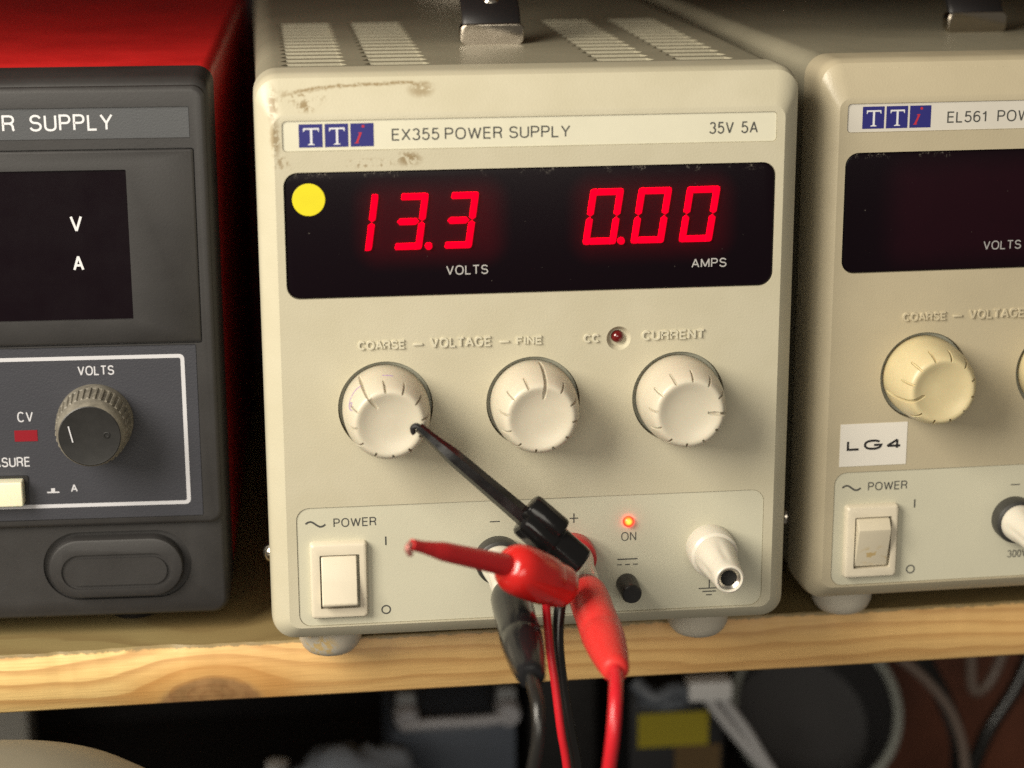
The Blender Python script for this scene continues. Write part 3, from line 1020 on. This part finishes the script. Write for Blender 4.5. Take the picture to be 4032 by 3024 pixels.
# ------------------------------------------------------------------ charcoal power supply with red case
def charcoal_supply():
    t = thing("power_supply", "charcoal bench power supply with a bright red case top and fluted knob", "power supply", (-76, 30, 0), R(-1.9))
    XL, XR = -152.0, -5.3
    mb = bezel_loops([(26, XL, XR, 5.6, 155.2, 4.5), (4.5, XL, XR, 5.6, 155.2, 4.5), (2.6, XL + .3, XR - .3, 5.8, 154.6, 4.3), (1.5, XL + 1.0, XR - 1.0, 6.3, 153.4, 3.8), (1.0, XL + 1.6, XR - 1.8, 7.0, 152.4, 3.4)])
    body = mb.build("front_panel", M['dark'], t)
    # lower zone: round-ended oval recess
    cu = MB()
    cu.prism(rr(-55.8, -15.4, 11.1, 30.9, 9.8, 14), -2, 2.2)
    cu.prism(circ(-74.4, 21.6, 10.0, 64), -2, 2.6)
    cut(body, cu)
    q = MB()
    q.loops([[(x, y, z) for x, z in rr(-54.2 + i, -17.5 - i, 12.4 + i, 29.6 - i, 8.6 - i, 14)] for y, i in ((2.1, 0), (-.9, 0), (-1.5, .35), (-1.7, .9))])
    ov = q.build("oval_cover", M['dark'], t)
    cu = MB()
    oo = [rr(-50.7, -20.9, 15.1, 25.1, 4.99, 14), rr(-49.6, -22.0, 16.2, 24.0, 3.89, 14)]
    cu.loops([[(x, -3, z) for x, z in oo[0]], [(x, -1.1, z) for x, z in oo[0]], [(x, -1.1, z) for x, z in oo[1]], [(x, -3, z) for x, z in oo[1]]], closed=True)
    cut(ov, cu)
    for i in range(3):
        pass
    # raised upper block that carries bar, display and controls
    mb = bezel_loops([(1.4, XL + 1.4, -6.4, 33.2, 153.0, 3.2), (-.3, XL + 1.4, -6.4, 33.2, 152.9, 3.2), (-.85, XL + 1.8, -6.9, 33.7, 152.3, 3.0), (-1.0, XL + 2.4, -7.5, 34.3, 151.7, 2.6)])
    ub = mb.build("upper_fascia", M['dark'], t)
    cu = MB()
    cu.prism(rr(XL + 6, -10.5, 139.4, 147.7, .3, 2), -3, -.4)
    cu.prism(rr(XL + 6, -9.6, 84.2, 136.9, .6, 2), -3, .1)
    cu.prism(rr(XL + 6, -11.3, 35.3, 83.9, .4, 2), -3, -.35)
    cut(ub, cu)
    q = MB()
    q.loops([[(x, y, z) for x, z in rr(XL + 6.3 + i, -9.9 - i, 84.6 + i, 136.5 - i, .5, 2)] for y, i in ((.3, 0), (-.85, 0), (-1.25, .45))])
    fr = q.build("display_surround", M['dark'], t)
    cu = MB()
    cu.prism(rr(-125, -27.5, 91.2, 131.4, .3, 2), -3, -.6)
    cut(fr, cu)
    q = MB()
    q.box(-124.9, -27.6, -.7, -.5, 91.3, 131.3)
    dw = q.build("display_window", M['window_d'], t, smooth=0)
    def put(parent, m, word, x0, x1, z0, z1, y, sw):
        q = MB()
        q.text(word, x0, x1, z0, z1, y, sw)
        return q.build("lettering", m, parent, smooth=0)
    put(dw, M['white'], "V", -42.75, -39.55, 115.0, 119.4, -.7, .62)
    put(dw, M['white'], "A", -42.6, -39.7, 104.55, 108.75, -.7, .62)
    q = MB()
    q.box(XL + 6.2, -10.65, -.55, -.35, 139.55, 147.55)
    nb = q.build("nameplate", M['dark_b'], t, smooth=0)
    put(nb, M['white'], "SUPPLY", -51.6, -30.2, 141.65, 146.0, -.55, .56)
    put(nb, M['white'], "POWER", -76.0, -55.3, 141.65, 146.0, -.55, .56)
    q = MB()
    q.box(XL + 6.2, -11.5, -.6, -.3, 35.45, 83.75)
    cp = q.build("control_panel", M['dark_p'], t, smooth=0)
    q = MB()
    a, b = rr(XL + 9, -14.65, 38.75, 81.2, 1.4, 5), rr(XL + 10.05, -15.7, 39.8, 80.15, .5, 5)
    q.loops([[(x, -.64, z) for x, z in a], [(x, -.64, z) for x, z in b]], False, False)
    q.build("border_line", M['print_d'], cp, smooth=0)
    put(cp, M['print_d'], "VOLTS", -43.1, -33.45, 75.85, 78.5, -.6, .36)
    put(cp, M['print_d'], "CV", -59.85, -55.65, 63.3, 66.2, -.6, .36)
    put(cp, M['print_d'], "MEASURE", -71.2, -57.2, 50.75, 53.5, -.6, .36)
    put(cp, M['print_d'], "A", -46.85, -45.0, 43.1, 45.4, -.6, .36)
    q = MB()
    q.box(-53.25, -49.95, -.65, -.6, 43.0, 43.4)
    q.box(-52.15, -51.1, -.655, -.6, 43.3, 44.35)
    q.build("symbol", M['print_d'], cp, smooth=0)
    q = MB()
    q.box(-60.9, -54.8, -.72, -.6, 57.9, 61.0)
    q.build("indicator_lamp", M['cvled'], t, smooth=0)
    # cream push button in a dark well
    q = MB()
    a, b = (-78, -58.1, 40.0, 48.3), (-77, -59.0, 40.6, 47.7)
    q.loops([[(x, y, z) for x, z in rr(*p, .3, 2)] for y, p in ((-.6, a), (-1.05, a), (-1.05, b), (-.6, b))], False, False)
    bw = q.build("button_bezel", M['black'], t, smooth=0)
    q = MB()
    q.box(-76.6, -59.1, -5.0, -.55, 40.7, 47.6)
    q.build("push_button", M['cream_btn'], bw, bevel=.7, bseg=3)
    # fluted knob
    kx, kz = -39.1, 63.3

    def flute(r, h, th):
        return r * (1 + .022 * (1 if math.sin(36 * th) > 0 else -1)) if 3.5 < h < 11.2 else r
    q = MB()
    q.lathe([(9.4, 0), (10.1, 0), (10.15, 1.6), (10.0, 3.4), (9.95, 3.6), (9.55, 8), (9.3, 11.1), (9.2, 11.3), (9.0, 12.6), (8.6, 14.2), (8.15, 15.0)], o=(kx, -.6, kz), seg=288, rf=flute)
    kb = q.build("knob", M['dust_kn'], t, smooth=25)
    q = MB()
    q.lathe([(8.14, 14.7), (8.14, 15.02), (7.9, 15.15), (7.6, 15.1), (.01, 15.0)], o=(kx, -.6, kz), seg=64)
    q.build("knob_cap", M['dark_kn'], kb)
    q = MB()
    q.box(-.17, .17, -15.9, -15.62, -2.3, 2.2)
    ln = q.build("knob_pointer", M['print_d'], kb, smooth=0)
    ln.location = ((kx - 4.9) * .001, 0, (kz + .7) * .001)
    ln.rotation_euler = (0, R(-12), 0)
    q = MB()
    q.lathe([(.5, 15.0), (.75, 15.06), (.9, 15.25), (.65, 15.3), (.5, 15.1), (.01, 15.08)], o=(kx + 4.4, -.6, kz + .2), seg=24)
    q.build("knob_dimple", M['dark_kn'], kb)
    # red case
    mb = bezel_loops([(14, XL + .5, XR - .3, 7.0, 154.9, 3.5), (300, XL + .5, XR - .3, 7.0, 154.9, 3.5), (301, XL + 2, XR - 2, 9, 153, 3)])
    mb.build("case", M['red_case'], t)
    for x, y in ((-33.7, 22), (-128, 22), (-33.7, 270), (-128, 270)):
        q = MB()
        q.lathe([(7.5, -1), (7.5, 4.5), (6.8, 6.2), (.01, 6.2)], o=(x, y, 5.6), d=(0, 0, -1))
        q.build("foot", M['black'], t)


charcoal_supply()


# ------------------------------------------------------------------ test leads
def lerp(a, b, t):
    return tuple(x + (y - x) * t for x, y in zip(a, b))


def plug_lead(name_label, a, b, mp, mw, cable, wr):
    t = thing("plug_lead", name_label, "test lead", (a[0], a[1], a[2]), 0, "banana plug leads")
    A, B = Vector((0, 0, 0)), Vector(b) - Vector(a)
    L = B.length
    mb = MB()
    prof = [(.01, -.4), (3.2, -.4), (3.9, .2), (4.5, 2.0), (5.0, 4.5), (5.25, 8), (5.3, 13), (5.2, 18), (5.25, 23), (5.3, 27), (5.2, 30), (5.05, 31.2), (5.15, 31.6), (4.9, 36),
            (4.5, 41), (3.95, 46), (3.5, 49.5), (3.25, 51), (2.7, 51.8), (2.0, 52), (.01, 52)]
    k = L / 52

    def shape(r, h, th):
        # flattened finger grip with a shallow step
        return r * (1 - .035 * math.cos(2 * th) * (1 if 6 < h / k < 30 else 0))
    mb.lathe([(r, h * k) for r, h in prof], o=A, d=B, seg=48, rf=shape)
    p = mb.build("banana_plug", mp, t, smooth=40)
    q = MB()
    q.lathe([(1.9, -12), (1.9, .2)], o=A, d=B, seg=24)
    q.build("plug_pin", M['steel'], p)
    q = MB()
    q.tube([tuple(Vector(c) - Vector(a)) for c in cable], wr, n=16, sub=10)
    q.build("cable", mw, t)
    return t


plug_lead("black banana plug and cable plugged into the black terminal", (-9.6, -25.0, 29.8), (-10.8, -79.5, 29.8), M['black_pvc'], M['black_wire'],
          [(-10.7, -74, 29.8), (-10.9, -81, 29.5), (-10.6, -88, 26.6), (-10.9, -91, 20), (-12.4, -90.5, 10), (-14.0, -89, -6), (-15, -87, -40), (-15, -85, -75)], 1.45)
plug_lead("red banana plug and cable plugged into the red terminal", (10.1, -25.0, 29.9), (8.9, -78.5, 30.0), M['red_pvc'], M['red_wire'],
          [(9.0, -73, 30.0), (8.6, -80, 29.9), (7.2, -88, 27.0), (6.1, -91.5, 20), (5.2, -90.5, 9), (4.4, -88, -8), (3.5, -86, -40), (3, -85, -75)], 1.6)


def hook_lead(label, tip, neck, end, mb_m, ms_m, cable, wr, mw, body_r, shaft_r, tipm, sides, hook_dir):
    t = thing("hook_clip_lead", label, "test lead", end, 0, "hook clip leads")
    E = Vector(end)
    tip, neck = Vector(tip) - E, Vector(neck) - E
    d = (neck - tip).normalized()
    L = (neck - tip).length
    # slender shaft, widening from a narrow nose
    q = MB()
    q.tube([tuple(tip), tuple(tip + d * L * .10), tuple(tip + d * L * .2), tuple(tip + d * L * .33), tuple(tip + d * L * .6), tuple(neck + d * 2)],
           [shaft_r * .62, shaft_r * .66, shaft_r * .80, shaft_r * 1.05, shaft_r * 1.12, shaft_r * 1.28], n=sides, sub=6, twist=.6)
    sh = q.build("shaft", ms_m, t, smooth=30 if sides < 12 else 45)
    # little bent wire hook at the nose
    h = Vector(hook_dir).normalized()
    q = MB()
    q.tube([tuple(tip + d * 3), tuple(tip), tuple(tip - d * .7 + h * .3), tuple(tip - d * .8 + h * 1.2), tuple(tip + h * 2.0), tuple(tip + d * .6 + h * 2.2)], [.8, .8, .75, .75, .7, .6], n=10, sub=5)
    q.build("hook", tipm, sh)
    ax = (Vector((0, 0, 0)) - neck).normalized()
    BL = (Vector((0, 0, 0)) - neck).length
    return t, neck, ax, BL


def black_hook():
    t, neck, ax, BL = hook_lead("black hook clip lying across the terminals with its tip on a knob", (-31.4, -18.6, 72.6), (-5.4, -24.5, 49.6), (8.4, -27.5, 37.4),
                                M['black_gl'], M['black_gl'], None, 0, None, 5, 2.05, M['black'], 6, (-.7, .3, -.7))
    q = MB()
    # square-shouldered collar with a thumb ledge, then a narrower sleeve
    def oct_(r, h, th):
        return r * (1 + .06 * math.cos(4 * th))
    q.lathe([(2.2, -.2), (4.0, -.1), (4.6, .5), (4.8, 1.5), (4.8, 9.3), (4.6, 9.9), (4.45, 10.1), (4.4, 11), (4.35, BL - 2), (4.2, BL - .6), (3.7, BL), (.01, BL + .1)], o=neck, d=ax, seg=48, rf=oct_)
    b = q.build("clip_body", M['black_gl'], t, smooth=30)
    u = Vector((.62, -.25, .74))
    u = (u - ax * u.dot(ax)).normalized()
    w = ax.cross(u)
    q = MB()
    q.lathe([(.01, -1.4), (2.7, -1.4), (3.3, -1.1), (3.6, -.4), (3.65, 8.4), (3.4, 9.1), (2.8, 9.4), (.01, 9.4)], o=neck + u * 3.3, d=ax, seg=40)
    q.build("thumb_ledge", M['black_gl'], b, smooth=30)
    E = Vector((8.4, -27.5, 37.4))
    q = MB()
    q.tube([tuple(Vector(c) - E) for c in [(5.0, -27, 40), (4.5, -31, 35), (2.4, -35, 31), (1.2, -38, 22), (2.0, -40, 10.5), (3.7, -42, -1.5), (5.6, -42, -13), (8, -42, -45), (9, -42, -80)]], 1.5, n=16, sub=10)
    q.build("cable", M['black_wire'], t)


def red_hook():
    end = (2.2, -45.0, 37.9)
    t, neck, ax, BL = hook_lead("red hook clip pointing left on top of the two banana plugs", (-37.2, -70.0, 60.0), (-13.3, -55.0, 48.3), end,
                                M['red_gl'], M['red_shaft'], None, 0, None, 5.4, 2.15, M['pink_metal'], 16, (-.2, -.2, -.7))
    q = MB()
    q.lathe([(2.0, -.8), (3.8, -.4), (5.1, .6), (5.95, 2.2), (6.3, 4.2), (6.35, 7), (6.25, 10), (6.1, 13.5), (5.75, 14.4), (5.6, 15), (5.5, BL - 3), (5.0, BL - 1), (3.8, BL), (.01, BL + .2)], o=neck, d=ax, seg=56)
    q.build("clip_body", M['red_gl'], t, smooth=50)
    E = Vector(end)
    q = MB()
    q.tube([tuple(Vector(c) - E) for c in [(-1.0, -46, 38), (-1.8, -42, 35.5), (-2.1, -40.5, 32), (-1.4, -42, 21), (-.3, -44, 12), (.9, -46, .5), (2.6, -46, -11), (6, -46, -45), (8, -46, -80)]], 1.05, n=16, sub=10)
    q.build("cable", M['red_wire'], t)


black_hook()
red_hook()


# ------------------------------------------------------------------ blurred clutter on the board below
def clutter():
    # beige canister with a domed lid, standing on the bench a little in front of the shelf
    m = mat("beige_lid_plastic", (0.235, 0.205, 0.145), .5, var=.05, vscale=40)
    q = MB()
    q.lathe([(60, 0), (61.5, 2), (61.5, 182), (60, 186), (56, 191), (44, 200), (29, 207), (16, 210.5), (.01, 211.5)], o=(-141, -60, -207.5), d=(0, 0, 1), seg=72)
    tag(q.build("canister", m, smooth=40), "beige canister with a smooth domed lid at the lower left corner", "canister")
    q = MB()
    q.box(-262, -175, 310, 335, -200, -60)
    tag(q.build("grey_box", mat("grey_card", (0.55, 0.54, 0.50), .6), bevel=2), "plain grey upright box behind the domed beige canister", "box")
    # grey instrument case with two lugs and a bar
    t = thing("equipment_case", "slate blue equipment case with a grey bar handle and two lugs", "equipment case", (0, 215, -200))
    q = MB()
    q.box(-27, 22, 0, 60, 0, 82)
    q.build("case_body", mat("slate_blue_plastic", (0.075, 0.09, 0.12), .45), t, bevel=3)
    g = mat("grey_handle_plastic", (0.40, 0.40, 0.43), .35)
    q = MB()
    q.tube([(-22, -2, 84.5), (-10, -3, 85.5), (8, -3, 85.5), (19, -2, 86)], 2.4, n=14)
    h = q.build("handle", g, t)
    for x in (-20.5, 18.5):
        q = MB()
        q.lathe([(4.6, -6), (5, -5), (5, 4), (4, 6), (.01, 6.3)], o=(x, 3, 86.5), d=(0, -1, 0), seg=28)
        q.build("lug", g, h)
        q = MB()
        q.box(x - 4, x + 4, 4, 12, 81, 95)
        q.build("lug_mount", mat("grey_lug_plastic", (0.22, 0.23, 0.24), .45), h, bevel=2)
    # crumpled clear bag
    rnd = random.Random(5)
    q = MB()
    bm = bmesh.new()
    bmesh.ops.create_icosphere(bm, subdivisions=4, radius=1)
    from mathutils import noise
    for v in bm.verts:
        n = noise.noise(v.co * 2.2) * .22 + abs(noise.noise(v.co * 5.5)) * .22
        v.co = v.co * (1 + n)
    bm.verts.index_update()
    q.add([(v.co.x * 30 - 44, v.co.y * 26 + 160, v.co.z * 30 - 130) for v in bm.verts], [tuple(x.index for x in f.verts) for f in bm.faces])
    bm.free()
    bag = q.build("plastic_bag", mat("frosted_bag_film", (0.22, 0.25, 0.30), .25, coat=.3), smooth=60)
    tag(bag, "crumpled grey plastic bag low in front of the slate case", "bag")
    q = MB()
    q.lathe([(.01, 0), (5, 0), (5.4, 1), (5.4, 66), (4.6, 78), (4.2, 83), (.01, 84)], o=(-72, 185, -197), d=(.02, 0, 1), seg=28)
    tag(q.build("grey_tube", mat("pale_grey_tube", (0.55, 0.55, 0.55), .4)), "pale grey tube standing left of the crumpled bag", "tube")
    # black box with a yellow label
    t = thing("battery_pack", "black boxy pack with a yellow label behind the red plug cable", "battery pack", (82, 205, -200))
    q = MB()
    q.box(-18, 20, 0, 60, 0, 100)
    b = q.build("pack_body", mat("black_pack_plastic", (0.012, 0.012, 0.014), .4), t, bevel=3)
    q = MB()
    q.box(-14.5, 13, -.5, .3, 74, 88)
    q.build("label", mat("yellow_label", (0.30, 0.245, 0.008), .5), b, smooth=0)
    q = MB()
    q.box(0, 18, -.7, .2, 50, 74)
    q.build("brown_label", mat("brown_label", (0.10, 0.06, 0.02), .5), b, smooth=0)
    # white plug with two grey cables
    t = thing("cable_end", "white connector with two grey cables hanging under the shelf", "cable", (92, 190, -98))
    q = MB()
    q.box(-9, 8, -4, 6, -2, 6)
    q.build("connector", mat("white_connector", (0.66, 0.66, 0.66), .4), t, bevel=2)
    g = mat("grey_cable_sheath", (0.40, 0.40, 0.41), .4)
    for off, r in ((0, 2.3), (5.5, 2.0)):
        q = MB()
        q.tube([(-2 + off, 0, 0), (2 + off, -2, -6), (9 + off * .9, -4, -15), (20 + off * .3, -6, -28), (32, -4, -42), (50, 0, -52), (62, 8, -60)], r, n=12)
        q.build("cable", g, t)
    # dark bucket lying towards the camera with a grey rim
    t = thing("bucket", "dark round bucket with a pale grey rim facing the camera", "bucket", (146, 235, -128), 0)
    d = Vector((-.02, -.80, .60)).normalized()
    q = MB()
    q.lathe([(.01, -42), (27, -42), (29.5, -36), (34.0, 0), (33.2, 0), (29, -34), (.01, -36)], o=(0, 0, 0), d=d, seg=64)
    q.build("bucket_shell", mat("charcoal_bucket", (0.048, 0.047, 0.05), .5), t)
    q = MB()
    L = []
    u = d.orthogonal().normalized()
    w = d.cross(u)
    for i in range(64):
        a = 2 * math.pi * i / 64
        e = u * math.cos(a) + w * math.sin(a)
        L.append([tuple(e * (33.8 + 1.9 * math.cos(b)) + d * (1.9 * math.sin(b))) for b in [2 * math.pi * j / 10 for j in range(10)]])
    q.loops(L, closed=True)
    q.build("rim", mat("grey_rim", (0.27, 0.285, 0.26), .45), t)
    # right corner: wooden crate side, strap, cables
    q = MB()
    q.box(176, 300, 300, 330, -200, -70)
    tag(q.build("wooden_crate", mat("reddish_brown_wood", (0.115, 0.038, 0.02), .55, var=.4, vscale=25), bevel=2), "reddish brown wooden crate at the lower right corner", "crate")
    q = MB()
    q.tube([(184, 240, -92), (190, 238, -108), (201, 236, -130), (206, 234, -150), (205, 240, -198)], [5, 5.2, 5.2, 5, 5], n=12, flat=.4)
    tag(q.build("black_strap", M['black'], smooth=40), "black strap hanging in front of the reddish brown crate", "strap")
    g = mat("taupe_cable", (0.16, 0.12, 0.10), .45)
    q = MB()
    q.tube([(206, 225, -60), (205, 222, -105), (208, 222, -118), (217, 224, -108), (226, 226, -70)], 2.2, n=12)
    tag(q.build("looped_cable", g, smooth=40), "taupe cable looping down at the right edge under the shelf", "cable")
    q = MB()
    q.tube([(63, 190, -92), (70, 186, -97), (78, 188, -95), (84, 192, -100), (76, 196, -104), (66, 194, -101)], 3.0, n=12)
    tag(q.build("cable_bunch", mat("slate_cable", (0.11, 0.125, 0.15), .45), smooth=40), "slate grey bunched cable lying on top of the yellow labelled pack", "cable")
    q = MB()
    q.tube([(236, 230, -96), (226, 226, -118), (214, 224, -138), (206, 224, -165), (204, 226, -198)], 3.2, n=12)
    tag(q.build("black_cable", M['black_wire'], smooth=40), "thick black cable in the lower right corner below the looped cable", "cable")
    q = MB()
    q.box(30, 60, 250, 285, -200, -104)
    tag(q.build("power_adapter", M['black'], bevel=4, bseg=3), "black power adapter standing between the slate case and the yellow labelled pack", "adapter")
    q = MB()
    q.tube([(170, 215, -96), (184, 213, -108), (196, 212, -125), (202, 212, -150), (203, 215, -198)], 2.0, n=12)
    tag(q.build("hanging_cable", g, smooth=40), "taupe cable curving down beside the bucket rim", "cable")


clutter()
